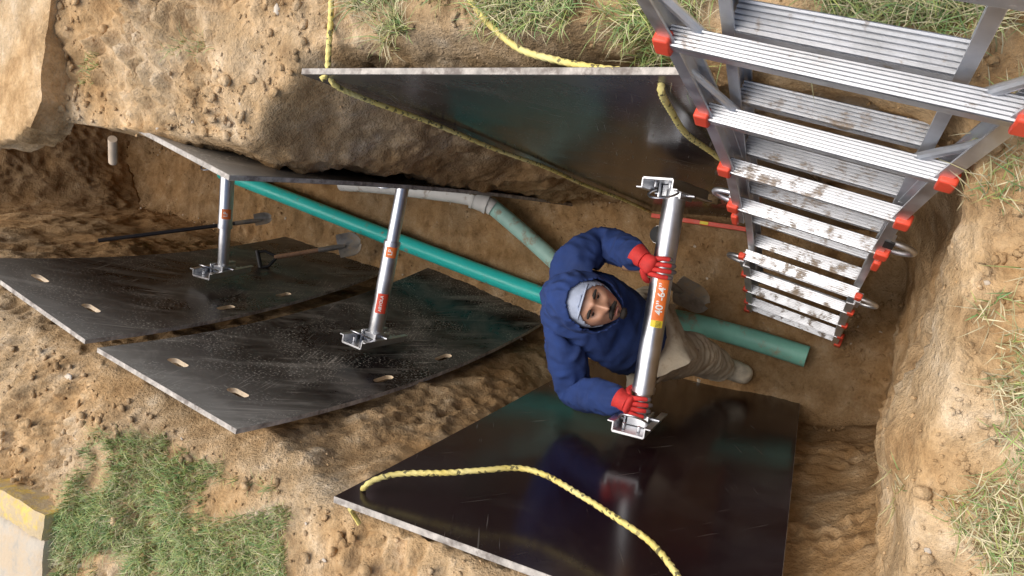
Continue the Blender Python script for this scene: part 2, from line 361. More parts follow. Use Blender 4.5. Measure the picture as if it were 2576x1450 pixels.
# ------------------------------------------------------------------ panels
PANELS={}
def panel(corners,bulge,mat,holes=(),w=1.22,h=2.44,inward=Vector((1,0,0))):
    TF,TN,BF,BN=[Vector(c) for c in corners]; bulge=Vector(bulge)
    def Pm(u,v):
        return (TF*(1-u)+TN*u)*(1-v)+(BF*(1-u)+BN*u)*v + bulge*(4*v*(1-v))*(.8+.2*4*u*(1-u))
    def Nm(u,v):
        e=.01; n=(Pm(u+e,v)-Pm(u-e,v)).cross(Pm(u,v+e)-Pm(u,v-e)).normalized()
        return n if n.dot(inward)>0 else -n
    bm=bmesh.new(); nu,nv=14,28; th=.02
    g={}
    for i in range(nu+1):
        for j in range(nv+1):
            for k in(0,1): g[i,j,k]=bm.verts.new((i/nu*w,j/nv*h,-th*k))
    for i in range(nu):
        for j in range(nv):
            bm.faces.new((g[i,j,0],g[i+1,j,0],g[i+1,j+1,0],g[i,j+1,0])); bm.faces.new((g[i,j,1],g[i,j+1,1],g[i+1,j+1,1],g[i+1,j,1]))
    for i in range(nu):
        for j,rv in((0,0),(nv,1)):
            q=[g[i,j,0],g[i,j,1],g[i+1,j,1],g[i+1,j,0]]; f=bm.faces.new(q if rv==0 else q[::-1]); f.material_index=1
    for j in range(nv):
        for i,rv in((0,1),(nu,0)):
            q=[g[i,j,0],g[i,j,1],g[i,j+1,1],g[i,j+1,0]]; f=bm.faces.new(q if rv==0 else q[::-1]); f.material_index=1
    bmesh.ops.recalc_face_normals(bm,faces=bm.faces)
    me=bpy.data.meshes.new("shoring_panel"); bm.to_mesh(me); bm.free()
    for mt in(mat,M_pedge,M_holew): me.materials.append(mt)
    o=bpy.data.objects.new("shoring_panel",me); S.collection.objects.link(o)
    if holes:
        mb=MB()
        for(hu,hv,lu,lv) in holes:
            cx_,cy_=hu*w,hv*h; prof=[]; r=.024
            for k in range(24):
                an=2*math.pi*(k+.5)/24; X=math.cos(an)*r; Y=math.sin(an)*r
                prof.append((X+(lu if math.cos(an)>0 else -lu),Y+(lv if math.sin(an)>0 else -lv)))
            mb.prism([(cx_+x,cy_+y) for x,y in prof],Vector((0,0,-.06)),Vector((0,0,.06)),Vector((1,0,0)),Vector((0,1,0)),0)
        cut=mb.obj("cut",[M_holew],smooth=False)
        md=o.modifiers.new("bo",'BOOLEAN'); md.operation='DIFFERENCE'; md.object=cut; md.solver='EXACT'; md.material_mode='TRANSFER'
        bpy.context.view_layer.update()
        me2=bpy.data.meshes.new_from_object(o.evaluated_get(bpy.context.evaluated_depsgraph_get()))
        o.modifiers.clear(); o.data=me2; me=me2; bpy.data.objects.remove(cut)
    at=me.attributes.new("pc",'FLOAT_VECTOR','POINT')
    cs=np.zeros(len(me.vertices)*3,np.float32); me.vertices.foreach_get("co",cs); cs=cs.reshape(-1,3)
    off=len(PANELS)*3.7
    pc=cs.copy(); pc[:,0]+=off; at.data.foreach_set("vector",pc.ravel())
    for k,vv in enumerate(me.vertices):
        u,v,t=cs[k][0]/w,cs[k][1]/h,cs[k][2]
        vv.co=Pm(u,v)+Nm(u,v)*float(t)
    bm=bmesh.new(); bm.from_mesh(me); bmesh.ops.recalc_face_normals(bm,faces=bm.faces); bm.to_mesh(me); bm.free()
    me.polygons.foreach_set("use_smooth",[True]*len(me.polygons)); me.set_sharp_from_angle(angle=math.radians(40))
    bv=o.modifiers.new("bev",'BEVEL'); bv.width=.0015; bv.limit_method='ANGLE'; bv.angle_limit=.8
    PANELS[o.name]=(Pm,Nm); return Pm,Nm
ri=Vector((1,0,0))
PL1=panel([(-.61,1.40,2.48),(-.79,.19,2.45),(-.436,1.58,-.03),(-.62,.36,-.03)],(-.012,0,0),M_pclean,inward=ri)
TN2=W(595,1080,2.3);TF2=W(245,875,2.3);BN2=W(1385,800,-.02);BF2=W(1080,672,-.02)
hol=((.28,.085,.034,0),(.68,.095,.034,0),(.88,.38,0,.035),(.88,.58,0,.035))
PL2=panel([TF2,TN2,BF2,BN2],(-.095,0.0,0),M_pdust,hol,w=1.0,h=2.3,inward=ri)
TN3=W(215,855,2.3);BN3=W(970,680,-.02);BF3=W(720,595,-.02);TF3=Vector((.15,3.92,2.3))
PL3=panel([TF3,TN3,BF3,BN3],(-.075,0,0),M_pdust,hol,w=1.05,h=2.3,inward=ri)
PR1=panel([W(757,188,2.46),W(1712,190,2.46),W(1640,533,-.02),(.287,-.02,-.02)],(.012,0,0),M_pmid,inward=-ri)
TNr=W(575,455,2.44); BNr=W(1440,520,0); dr=Vector((.372,.928,0))*1.22
PR2=panel([TNr+dr+Vector((0,0,-.15)),TNr,BNr+dr,BNr],(.03,0,0),M_pdust,inward=-ri)
# ------------------------------------------------------------------ braces
def text_on_tube(body,c0,ax,upv,out,r,size,mat,parent,name,center_ang=0):
    cu=bpy.data.curves.new(name,'FONT'); cu.body=body; cu.size=size; cu.align_x='CENTER'; cu.align_y='CENTER'; cu.offset=size*.02
    t=bpy.data.objects.new(name,cu); S.collection.objects.link(t); bpy.context.view_layer.update()
    me=bpy.data.meshes.new_from_object(t.evaluated_get(bpy.context.evaluated_depsgraph_get())); bpy.data.objects.remove(t)
    bm=bmesh.new(); bm.from_mesh(me)
    for k in range(-8,9):
        bmesh.ops.bisect_plane(bm,geom=bm.verts[:]+bm.edges[:]+bm.faces[:],plane_co=(0,k*size/14,0),plane_no=(0,1,0))
    for v in bm.verts:
        a=center_ang+v.co.y/r
        v.co=c0+ax*v.co.x+(out*math.cos(a)+upv*math.sin(a))*(r+.0012)
    bm.to_mesh(me); bm.free(); me.materials.clear(); me.materials.append(mat)
    o=bpy.data.objects.new(name,me); S.collection.objects.link(o); o.parent=parent
def arc_patch(mb,c0,ax,upv,out,r,half_len,a0,a1,mi):
    n=14;i=len(mb.v)
    for k in range(n+1):
        a=a0+(a1-a0)*k/n
        for s in(-1,1): mb.v.append(c0+ax*(half_len*s)+(out*math.cos(a)+upv*math.sin(a))*r)
    for k in range(n): mb.f.append((i+2*k,i+2*k+1,i+2*k+3,i+2*k+2)); mb.m.append(mi)
def brace(pl,pr,PLm,PRm,uvl,uvr,r,split,thin,labels):
    e=empty("trench_brace")
    ax=(pr-pl).normalized()
    mid=(pl+pr)/2; tocam=(Vector((0,0,4))-mid); tocam=(tocam-ax*tocam.dot(ax)).normalized(); upv=ax.cross(tocam).normalized()
    if upv.y<0: upv=-upv
    mb=MB(); Ln=(pr-pl).length
    q=pl+ax*(Ln*split)
    rl,rr=(r*.82,r) if thin=='L' else (r,r*.82)
    mb.tube([pl+ax*.03,q],rl,32); mb.tube([q,pr-ax*.03],rr,32)
    mb.tube([q-ax*.012,q+ax*.012],r*1.06,32)
    mb.tube([pl+ax*.02,pl+ax*.06],r*.9,24); mb.tube([pr-ax*.06,pr-ax*.02],r*.9,24)
    mb.obj("tube",[M_galv],e)
    for(P,Nn,(u,v),c) in((PLm[0],PLm[1],uvl,pl),(PRm[0],PRm[1],uvr,pr)):
        n=ax if c is pl else -ax
        vd=(P(u,min(1,v+.05))-P(u,v-.05)).normalized(); vd=(vd-n*vd.dot(n)).normalized(); ud=n.cross(vd)
        mb=MB(); L2=.17;w2=.062
        mb.box(c+n*.006,vd,ud,n,L2,w2,.005)
        for s in(-1,1):
            mb.box(c+n*.024+ud*(w2*s),vd,ud,n,L2,.0035,.019)
            mb.box(c+n*.042+ud*((w2+.010)*s),vd,ud,n,L2,.013,.003)
            mb.box(c+n*.030+ud*(.045*s),vd,ud,n,.055,.004,.034)
        mb.box(c+n*.035,vd,ud,n,.04,.038,.022)
        mb.tube([c+n*.045-ud*.085,c+n*.045+ud*.085],.008,12)
        for s in(-1,1):
            mb.tube([c+n*.012+vd*(.12*s)-ud*.03,c+n*.035+vd*(.12*s)-ud*.03],.008,8); mb.tube([c+n*.012+vd*(.12*s)+ud*.03,c+n*.035+vd*(.12*s)+ud*.03],.008,8)
        mb.obj("channel_foot",[M_galv],e,bevel=.0012)
        mb=MB(); ring=[c+n*.05-vd*.10+(ud*math.cos(t)*.055-vd*math.sin(t)*.062)+n*(.028*math.sin(t)) for t in np.linspace(-.5,3.64,26)]
        mb.tube(ring,.0045,10); mb.obj("handle_ring",[M_galv],e)
    return e,ax,tocam,upv
b1l=W(1603,1075,1.32); b1r=W(1703,462,1.32)
e,ax,oc,uv=brace(b1l,b1r,PL1,PR1,(.5,.45),(.6,.5),.044,.16,'L',None)
mb=MB(); Lb=(b1r-b1l).length
def bpos(py): return b1l+ax*(Lb*(1075-py)/(1075-462))
arc_patch(mb,bpos(745),ax,uv,oc,.0448,.088,-.80,.35,0); arc_patch(mb,bpos(808),ax,uv,oc,.0448,.014,-.80,.35,1)
for k in range(5): arc_patch(mb,bpos(808)+ax*(-.010+.005*k),ax,uv,oc,.0453,.0011,-.6,-.1,2)
mb.obj("label",[M_orange,M_yel,M_black],e)
text_on_tube("40”-64”",bpos(746),ax,uv,oc,.0448,.040,M_white,e,"label_text",-.24)
b2l=W(940,862,1.2); b2r=W(1019,440,1.25)
e,ax,oc,uv=brace(b2l,b2r,PL2,PR2,(.5,.45),(.3,.5),.040,.60,'R',None)
def lab(e,b,c,f,hl,txt,size,rad,mat=M_orange,mt=M_white):
    mb=MB(); p=b+(c-b)*f; arc_patch(mb,p,ax,uv,oc,rad+.0008,hl,-.8,.6,0); mb.obj("label",[mat],e)
    text_on_tube(txt,p,ax,uv,oc,rad+.0008,size,mt,e,"label_text",0)
lab(e,b2l,b2r,.25,.052,"ARVOLA",.022,.040,M_red); lab(e,b2l,b2r,.555,.028,"LP",.03,.040)
b3l=W(560,690,1.15); b3r=W(575,395,1.25)
e,ax,oc,uv=brace(b3l,b3r,PL3,PR2,(.5,.5),(.95,.5),.040,.42,'L',None)
lab(e,b3l,b3r,.53,.030,"LP",.03,.040)
# ------------------------------------------------------------------ ropes
def rope(pts,r=.0085,name="rope"):
    P=crom([Vector(p) for p in pts],n=24)
    out=[P[0]]
    for p in P[1:]:
        if (p-out[-1]).length>.005: out.append(p)
    mb=MB(); mb.tube(out,r,12,0,True,strand=90); return mb.obj(name,[M_rope])
def onp(Pm,u,v,o): return Pm[0](u,v)+Pm[1](u,v)*o
def surv(PM,px,py,off):
    u,v=.5,.3
    for _ in range(30):
        p=proj(onp(PM,u,v,off)); e=1e-3
        pu=proj(onp(PM,u+e,v,off)); pv=proj(onp(PM,u,v+e,off))
        J=np.array([[pu[0]-p[0],pv[0]-p[0]],[pu[1]-p[1],pv[1]-p[1]]])/e
        d=np.linalg.solve(J,np.array([px-p[0],py-p[1]])); u+=float(np.clip(d[0],-.2,.2)); v+=float(np.clip(d[1],-.2,.2))
    return onp(PM,u,v,off)
rope([onp(PR1,.065,.022,-.03),onp(PR1,.065,.022,.012),onp(PR1,.06,.08,.02),onp(PR1,.065,.2,.018),onp(PR1,.05,.35,.02),onp(PR1,.055,.5,.016),onp(PR1,.04,.65,.02),onp(PR1,.05,.8,.018),onp(PR1,.04,.95,.02)])
rope([onp(PR1,.935,.03,-.02),onp(PR1,.935,.03,.015),onp(PR1,.90,.09,.02),onp(PR1,.86,.18,.03),onp(PR1,.83,.30,.02),onp(PR1,.8,.5,.02)])
def gropes(pix):
    out=[]
    for px,py,dz in pix:
        p=W(px,py,2.48); zz=max(gz(p.x,p.y)+dz,2.45); out.append(W(px,py,zz))
    return out
rope(gropes([(838,-120,.012),(835,-40,.012),(832,50,.012),(827,120,.012),(823,180,.015)])+[onp(PR1,.065,.004,.012)])
rope(gropes([(1150,-60,.012),(1190,10,.012),(1240,70,.012),(1310,125,.012),(1400,152,.015),(1480,168,.02),(1560,178,.02)]))
rope([surv(PL1,918,1232,-.03),surv(PL1,915,1228,.012),surv(PL1,945,1207,.04),surv(PL1,1010,1192,.06),surv(PL1,1120,1190,.08),surv(PL1,1220,1183,.10),surv(PL1,1302,1178,.11),surv(PL1,1370,1195,.11),surv(PL1,1455,1243,.10),surv(PL1,1560,1310,.09),surv(PL1,1640,1368,.07),surv(PL1,1705,1450,.05),surv(PL1,1730,1520,.02)])
mb=MB(); c=onp(PL1,.05,-.0,0); mb.tube([c+Vector((-.02,0,.0)),c+Vector((-.05,.01,-.03)),c+Vector((-.075,.0,-.04))],.007,10,strand=90)
mb.obj("rope",[M_rope])
# ------------------------------------------------------------------ pipes
def pipe(name,pts,r,mat,couplings=()):
    e=empty(name); mb=MB(); P=crom([Vector(p) for p in pts],n=10); mb.tube(P,r,32); mb.obj("barrel",[mat],e)
    for(a_,b_,m_) in couplings:
        mb=MB(); a_=Vector(a_);b_=Vector(b_); d=(b_-a_).normalized(); mb.tube([a_,b_],r*1.13,32); mb.tube([a_-d*.006,a_+d*.012],r*1.22,32); mb.tube([b_-d*.012,b_+d*.006],r*1.22,32); mb.obj("coupling",[m_],e)
    return e
pipe("sewer_pipe",[W(560,436,.11),W(630,462,.11),W(1000,606,.105),W(1370,746,.10),W(1480,778,.09)],.055,M_teal)
pipe("sewer_pipe",[W(1480,765,.09),W(1690,802,.09),W(1860,845,.08),W(2030,898,.07)],.058,M_teal2)
pipe("drain_pipe",[W(1232,515,.16),W(1300,572,.14),W(1410,672,.12),W(1450,722,.11)],.052,M_tealp)
pA=W(860,462,.40); pB=W(1060,480,.33); pC=W(1165,494,.25); pD=W(1215,508,.20)
pipe("drain_pipe",[pA,W(960,468,.38),pB,pC,pD,W(1240,524,.17)],.052,M_wpvc,[(pC+(pD-pC)*.5,pD+(W(1240,524,.17)-pD)*.4,M_wpvc)])
mb=MB(); mb.tube([W(283,350,2.30),W(284,408,2.22)],.017,18); mb.obj("pipe_stub",[simple("clay_stub",(.66,.52,.37),.8)])
# ------------------------------------------------------------------ shovels, level, hammer, coupling
def shovel(name,a_,b_,dh=True,r=.016,hm=None,spread=Vector((0,0,1)),bw=.10,bl=.27):
    e=empty(name); a_=Vector(a_);b_=Vector(b_); d=(b_-a_).normalized(); mb=MB()
    mb.tube([a_,b_],r,14); mb.obj("shaft",[hm or M_wood],e)
    n=(spread-d*spread.dot(d)).normalized(); s=d.cross(n)
    if dh:
        mb=MB(); mb.tube([a_+d*.02,a_-d*.05-s*.055,a_-d*.10-s*.055],.011,10); mb.tube([a_+d*.02,a_-d*.05+s*.055,a_-d*.10+s*.055],.011,10); mb.tube([a_-d*.10-s*.065,a_-d*.10+s*.065],.015,12); mb.obj("grip",[M_black],e)
    vs=[];nu,nv=10,12
    for j in range(nv+1):
        t=j/nv; hw=bw*(1 if t<.55 else math.sqrt(max(.02,1-((t-.55)/.46)**2)))
        for i in range(nu+1):
            x=(i/nu*2-1); vs.append(b_+d*(bl*t)+s*(hw*x)+n*(.03*x*x-.01+.02*t))
    me=bpy.data.meshes.new("blade"); me.from_pydata([tuple(v) for v in vs],[],[(j*(nu+1)+i,j*(nu+1)+i+1,(j+1)*(nu+1)+i+1,(j+1)*(nu+1)+i) for j in range(nv) for i in range(nu)])
    me.materials.append(M_steel); o=bpy.data.objects.new("blade",me); S.collection.objects.link(o); o.parent=e
    o.modifiers.new("s",'SOLIDIFY').thickness=.003
    mb=MB(); mb.tube([b_-d*.14,b_-d*.02,b_+d*.05],[r*1.15,r*1.25,r*.7],14); mb.obj("socket",[M_steel],e)
shovel("digging_bar",W(247,606,1.25),W(640,556,.40),False,.014,simple("bar_black",(.035,.035,.04),.45),bw=.045,bl=.12)
shovel("shovel",W(690,648,.62),W(850,622,.30),True,.016,bw=.085,bl=.16)
shovel("shovel",W(1600,668,.62),W(1700,726,.36),False,.017,hm=M_black,bw=.075,bl=.24,spread=Vector((.2,-.3,1)))
e=empty("spirit_level"); mb=MB(); a_=W(1642,543,.12);b_=W(1905,582,.12); mb.beam(a_,b_,Vector((0,0,1)),.03,.012,0)
mb.beam(a_+(b_-a_)*.48+Vector((0,0,.031)),a_+(b_-a_)*.56+Vector((0,0,.031)),Vector((0,0,1)),.003,.009,1); mb.obj("body",[M_red,M_yel],e,bevel=.002)
e=empty("rubber_coupling"); mb=MB(); c=W(1662,592,.12)
mb.tube([c+Vector((0,0,-.05)),c+Vector((0,0,.05))],.05,24); mb.tube([c+Vector((0,0,-.03)),c+Vector((0,0,-.02))],.053,24); mb.obj("sleeve",[M_black],e)
mb=MB(); mb.tube([c+Vector((0,0,.025)),c+Vector((0,0,.038))],.0525,24); mb.obj("clamp",[M_alu],e)
# ------------------------------------------------------------------ kerb and slabs
def slab(name,A,B,wd,ztop,mat,amp=.006,cell=.02):
    A=Vector((*A,0));B=Vector((*B,0)); Wd=Vector((*wd,0)); L1=(B-A).length; n1=int(min(L1/cell,140)); n2=int(min(Wd.length/cell,70))
    vs=[];fs=[]
    def g(i,j):
        t=i/n1; s=(j/n2)**(1.6 if Wd.length>2 else 1); p=A+(B-A)*(t**(1.5 if L1>3 else 1))+Wd*s
        nx=noise.noise(Vector((p.x*6,p.y*6,1)))*.035+noise.noise(Vector((p.x*22,p.y*22,2)))*.012
        ny=noise.noise(Vector((p.x*6,p.y*6,5)))*.035+noise.noise(Vector((p.x*22,p.y*22,6)))*.012
        k=amp/.01; e1=min(i,n1-i,4)/4; e2=min(j,n2-j,4)/4; rd=(1-min(e1,e2))**2*.012
        return p+Vector((nx*k,ny*k,ztop-rd+amp*.5*noise.noise(Vector((p.x*9,p.y*9,3)))+amp*.3*noise.noise(Vector((p.x*40,p.y*40,3)))))
    for i in range(n1+1):
        for j in range(n2+1): vs.append(g(i,j))
    id_=lambda i,j:i*(n2+1)+j
    for i in range(n1):
        for j in range(n2): fs.append((id_(i,j),id_(i+1,j),id_(i+1,j+1),id_(i,j+1)))
    loop=[id_(i,0) for i in range(n1)]+[id_(n1,j) for j in range(n2)]+[id_(i,n2) for i in range(n1,0,-1)]+[id_(0,j) for j in range(n2,0,-1)]
    base=len(vs); steps=5
    for s in range(1,steps+1):
        for q in loop:
            p=vs[q]; nn=noise.noise_vector(Vector((p.x*12,p.y*12,s*.7)))*amp*1.2
            vs.append(Vector((p.x+nn.x,p.y+nn.y,p.z-.03*s)))
    m_=len(loop)
    for s in range(steps):
        for k in range(m_):
            a0=loop[k] if s==0 else base+(s-1)*m_+k; a1=loop[(k+1)%m_] if s==0 else base+(s-1)*m_+(k+1)%m_
            fs.append((a0,base+s*m_+k,base+s*m_+(k+1)%m_,a1))
    fs.append(tuple(base+(steps-1)*m_+k for k in range(m_)))
    me=bpy.data.meshes.new(name); me.from_pydata([tuple(v) for v in vs],[],fs); me.materials.append(mat)
    bm=bmesh.new(); bm.from_mesh(me); bmesh.ops.recalc_face_normals(bm,faces=bm.faces); bm.to_mesh(me); bm.free()
    me.polygons.foreach_set("use_smooth",[True]*len(me.polygons)); me.set_sharp_from_angle(angle=.9)
    o=bpy.data.objects.new(name,me); S.collection.objects.link(o); return o
slab("road_kerb",(-.87,2.84),(-.62,4.6),(-.11,.015),2.53,M_ypaint,.006)
slab("pavement",(-.99,2.86),(-.74,4.6),(-6,.8),2.515,M_conc,.006)
slab("concrete_slab",(.60,2.90),(.66,5.0),(3.5,-.9),2.535,soil_mat("sandy_crust",1.08),.014)
# ------------------------------------------------------------------ ladder
lad=empty("aluminium_ladder")
Rd=Vector((.36,.933,0)).normalized(); Tp=Vector((.457,.05,2.615)); Bt=Vector((-.118,.405,.03))
LA=(Tp-Bt); LA=(LA-Rd*LA.dot(Rd)*.3); LL=LA.length; LA.normalize()
NN=LA.cross(Rd).normalized()
if NN.x>0: NN=-NN
Hd=Vector((NN.x,NN.y,0)).normalized(); Hd=(Hd-Rd*Hd.dot(Rd)).normalized(); ZZ=Vector((0,0,1))
def LP(l,s,n): return Tp-LA*(LL-l)+Rd*s+NN*n
rail=MB(); tread=MB(); treadc=MB(); caps=MB(); hard=MB()
def rung(l,w,n,deep=.046,T=None):
    c=LP(l,0,n); prof=[]
    d2=deep; ht=.014
    m_=6
    prof.append((-d2,-ht-.008)); prof.append((-d2,ht))
    for k in range(m_):
        x0=-d2+2*d2*k/m_; x1=-d2+2*d2*(k+1)/m_; g=(x1-x0)
        prof+= [(x0+g*.14,ht-.003),(x0+g*.26,ht+.003),(x0+g*.74,ht+.003),(x0+g*.86,ht-.003)]
    prof.append((d2,ht)); prof.append((d2,-ht-.008)); prof.append((d2-.004,-ht-.008)); prof.append((d2-.004,-ht)); prof.append((-d2+.004,-ht)); prof.append((-d2+.004,-ht-.008))
    (T or tread).prism(prof,c-Rd*(w/2),c+Rd*(w/2),Hd*1.0,ZZ,0)
ls=[LL+.305]+[LL-.305*k for k in range(9)]
wB=.41
for s in(-1,1):
    a_=LP(.25,s*.215,0); b_=LP(LL+.9,s*.215,0)
    rail.beam(a_,b_,Rd,.003,.034); 
    for n_ in(-.032,.032): rail.beam(a_+NN*n_+Rd*(-s*.010),b_+NN*n_+Rd*(-s*.010),Rd,.013,.003)
for k,l in enumerate(ls):
    if k<2: rung(l,wB,0.0,.032,treadc)
    elif l>.4: rung(l,wB,0.0,.026)
FN=.060
ups=[(LL+.9,.98),(LL+.305,.77),(LL,.63),(LL-.305,.525),(LL-.61,.455),(LL-.915,.44),(LL-1.05,.44)]
lows=[(.0,.48),(.16,.475),(.45,.455),(.76,.445),(1.02,.44)]
for sec in(ups,lows):
    for s in(-1,1):
        for k in range(len(sec)-1):
            (l0,w0),(l1,w1)=sec[k],sec[k+1]
            a_=LP(l0,s*w0/2,FN); b_=LP(l1,s*w1/2,FN)
            rail.beam(a_,b_,Rd,.003,.028)
            for n_ in(-.026,.026): rail.beam(a_+NN*n_-Rd*(s*.012),b_+NN*n_-Rd*(s*.012),Rd,.015,.003)
for k in range(-1,4):
    l=LL-.305*k; w=np.interp(l,[LL-.915,LL-.61,LL-.305,LL,LL+.305],[.44,.455,.525,.63,.77])
    rung(l+.006,w-.01,FN+.012,.022,treadc if k<2 else tread)
    for s in(-1,1):
        caps.box(LP(l+.006,s*(w/2+.002),FN+.026),Rd,LA,NN,.018,.027,.015)
        if k<2:
            hard.tube([LP(l+.01,s*(w/2-.07),FN-.005),LP(l+.16,s*(w/2+.035),FN-.005)],.010,10)
for k in range(5,9):
    l=LL-.305*k; w=np.interp(l,[0,.45,1.02],[.48,.455,.44])
    rung(l,w-.01,FN+.01,.022)
    for s in(-1,1): caps.box(LP(l,s*(w/2+.002),FN+.022),Rd,LA,NN,.013,.022,.012)
rung(.03,.47,FN,.022)
for s in(-1,1):
    caps.box(LP(.0,s*.242,FN),Rd,LA,NN,.016,.026,.036)
    caps.box(LP(LL-1.03,s*.222,FN+.026),Rd,LA,NN,.011,.042,.012)
    for l,w,n_ in((LL-.90,.222,FN),(1.0,.222,FN)):
        pts=[LP(l,s*w,n_)+Rd*(s*(.012+.062*math.sin(t)))+LA*(.038*math.cos(t)) for t in np.linspace(0,math.pi,16)]
        hard.tube(pts,.009,12); hard.box(LP(l,s*(w+.008),n_),Rd,LA,NN,.008,.048,.020)
rail.obj("rails",[M_alu],lad,bevel=.001); tread.obj("treads",[M_aluT],lad); treadc.obj("clean_treads",[M_aluC],lad); caps.obj("red_caps",[M_red],lad,bevel=.005); hard.obj("rung_locks",[M_alu],lad)
mb=MB(); c=LP(LL-.80,-.226,FN+.030); mb.box(c,Rd,LA,NN,.013,.03,.002,0); mb.obj("sticker",[M_black],lad)
# ------------------------------------------------------------------ worker
man=empty("construction_worker")
def skin(name,nodes,edges,mat,root=0,sub=3,wr=0,wf=9):
    me=bpy.data.meshes.new(name); me.from_pydata([tuple(n[0]) for n in nodes],edges,[])
    o=bpy.data.objects.new(name,me); S.collection.objects.link(o)
    o.modifiers.new("sk",'SKIN'); 
    for i,n in enumerate(nodes):
        r=n[1]; r=r if hasattr(r,'__len__') else (r,r)
        me.skin_vertices[0].data[i].radius=r; me.skin_vertices[0].data[i].use_root=(i==root)
    sb=o.modifiers.new("ss",'SUBSURF'); sb.levels=sub; sb.render_levels=sub
    bpy.context.view_layer.update()
    me2=bpy.data.meshes.new_from_object(o.evaluated_get(bpy.context.evaluated_depsgraph_get())); o.modifiers.clear(); o.data=me2
    if wr:
        ns=[v.normal.copy() for v in me2.vertices]
        for v,n_ in zip(me2.vertices,ns):
            q=v.co*wf; d=1-2*abs(noise.noise(Vector((q.x*1.0+2*q.z,q.y*1.2,q.z*2.2)))); d2=1-2*abs(noise.noise(v.co*wf*2.6))
            v.co+=n_*(wr*d+wr*.45*d2)
    me2.materials.clear(); me2.materials.append(mat); me2.polygons.foreach_set("use_smooth",[True]*len(me2.polygons)); me2.polygons.foreach_set("material_index",[0]*len(me2.polygons))
    o.parent=man; return o
v3=Vector
pelv=v3((-.27,.95,.84)); waist=v3((-.235,1.0,.98)); chest=v3((-.13,1.10,1.20)); nb=v3((-.055,1.13,1.34)); neck=v3((-.055,1.08,1.42))
shl=W(1440,655,1.33); shr=W(1412,838,1.32); ell=W(1522,612,1.20); elr=W(1443,985,1.22)
wl_=W(1615,650,1.37); wr_=W(1572,1012,1.37)
skin("hoodie",[(pelv,(.175,.14)),(waist,(.17,.145)),(chest,(.19,.15)),(nb,(.11,.10)),(neck,(.09,.085)),
 (shl,.096),(ell,.070),(wl_,.046),(shr,.096),(elr,.076),(wr_,.048),((shl+ell)/2,.082),((shr+elr)/2,.086),((ell+wl_)/2+v3((0,0,-.01)),.062),((elr+wr_)/2,.066)],
 [(0,1),(1,2),(2,3),(3,4),(2,5),(5,11),(11,6),(6,13),(13,7),(2,8),(8,12),(12,9),(9,14),(14,10)],M_blue,0,4,.013,8)
hipr=v3((-.33,.92,.80)); kr=W(1742,888,.50); anr=W(1820,926,.14); 
hipl=v3((-.17,1.0,.80)); kl=W(1630,765,.5); anl=W(1630,800,.11)
skin("trousers",[((pelv+v3((0,0,-.03))),(.16,.13)),(hipr,.125),((hipr+kr)/2,.115),(kr,.100),((kr+anr)/2,.088),(anr,.073),(hipl,.12),((hipl+kl)/2,.11),(kl,.095),((kl+anl)/2,.08),(anl,.07)],
 [(0,1),(1,2),(2,3),(3,4),(4,5),(0,6),(6,7),(7,8),(8,9),(9,10)],M_pants,0,4,.013,9)
tr_=W(1893,950,.06); 
skin("boot_right",[(anr+v3((.0,.01,.02)),.062),(anr+v3((0,.02,-.07)),.062),(anr*.5+tr_*.5+v3((0,0,-.02)),.062),(tr_,.053)],[(0,1),(1,2),(2,3)],M_boot,0,3,.003,20)
tl_=anl+v3((.03,-.15,-.05))
skin("boot_left",[(anl+v3((0,.01,.02)),.060),(anl+v3((0,.02,-.06)),.060),(anl*.5+tl_*.5+v3((0,0,-.015)),.058),(tl_,.048)],[(0,1),(1,2),(2,3)],M_boot,0,3,.003,20)
bax=(b1r-b1l).normalized(); 
def hand(c,wrist,thumb_side,R=.044):
    e1=v3((0,1,0)); e1=(e1-bax*e1.dot(bax)).normalized(); e2=bax.cross(e1); 
    if e2.z<0: e2=-e2
    def q(deg,rad,off): a=math.radians(deg); return c+bax*off+(e1*math.cos(a)+e2*math.sin(a))*rad
    ends=[150,168,160,138]
    for i,off in enumerate((-.032,-.0105,.0105,.032)):
        en=ends[3-i] if thumb_side>0 else ends[i]
        sp=off*1.12
        skin("finger",[(q(52,R+.025,off*.9),.0120),(q(76,R+.019,off),.0108),(q(98,R+.015,sp),.0104),(q(120,R+.012,sp),.0098),(q((122+en)/2,R+.011,sp),.0092)],[(0,1),(1,2),(2,3),(3,4)],M_glove,0,2)
        skin("fingertip",[(q((122+en)/2-14,R+.0112,sp),.0102),(q(en-6,R+.0105,sp),.0096),(q(en+3,R+.010,sp),.0075)],[(0,1),(1,2)],M_gtip,0,2)
    k=q(66,R+.022,0); ctr=(wrist*.42+k*.58); d=(k-wrist).normalized(); s=(bax-d*bax.dot(d)).normalized(); n_=d.cross(s)
    if n_.z<0: n_=-n_
    bm=bmesh.new(); bmesh.ops.create_uvsphere(bm,u_segments=28,v_segments=18,radius=1)
    hl=(k-wrist).length*.62
    for v in bm.verts:
        x,y,z=v.co; f=.80+.2*y
        sx=math.copysign(abs(x)**.75,x); v.co=ctr+s*(sx*.047*f)+d*(math.copysign(abs(y)**.8,y)*hl)+n_*(z*.024+.006)
    me=bpy.data.meshes.new("palm"); bm.to_mesh(me); bm.free(); me.materials.append(M_glove); me.polygons.foreach_set("use_smooth",[True]*len(me.polygons))
    o=bpy.data.objects.new("palm",me); S.collection.objects.link(o); o.parent=man
    t=thumb_side
    skin("thumb",[(ctr-d*.01+s*(.030*(1 if s.dot(bax)>0 else -1)*t),.015),(q(20,R+.022,.052*t),.0135),(q(-10,R+.014,.062*t),.0125),(q(-45,R+.012,.060*t),.011)],[(0,1),(1,2),(2,3)],M_glove,0,2)
    mb=MB(); mb.tube([wrist-d*.035,wrist-d*.01,wrist+d*.012],[.046,.040,.036],24); o=mb.obj("glove_cuff",[M_glove],man)
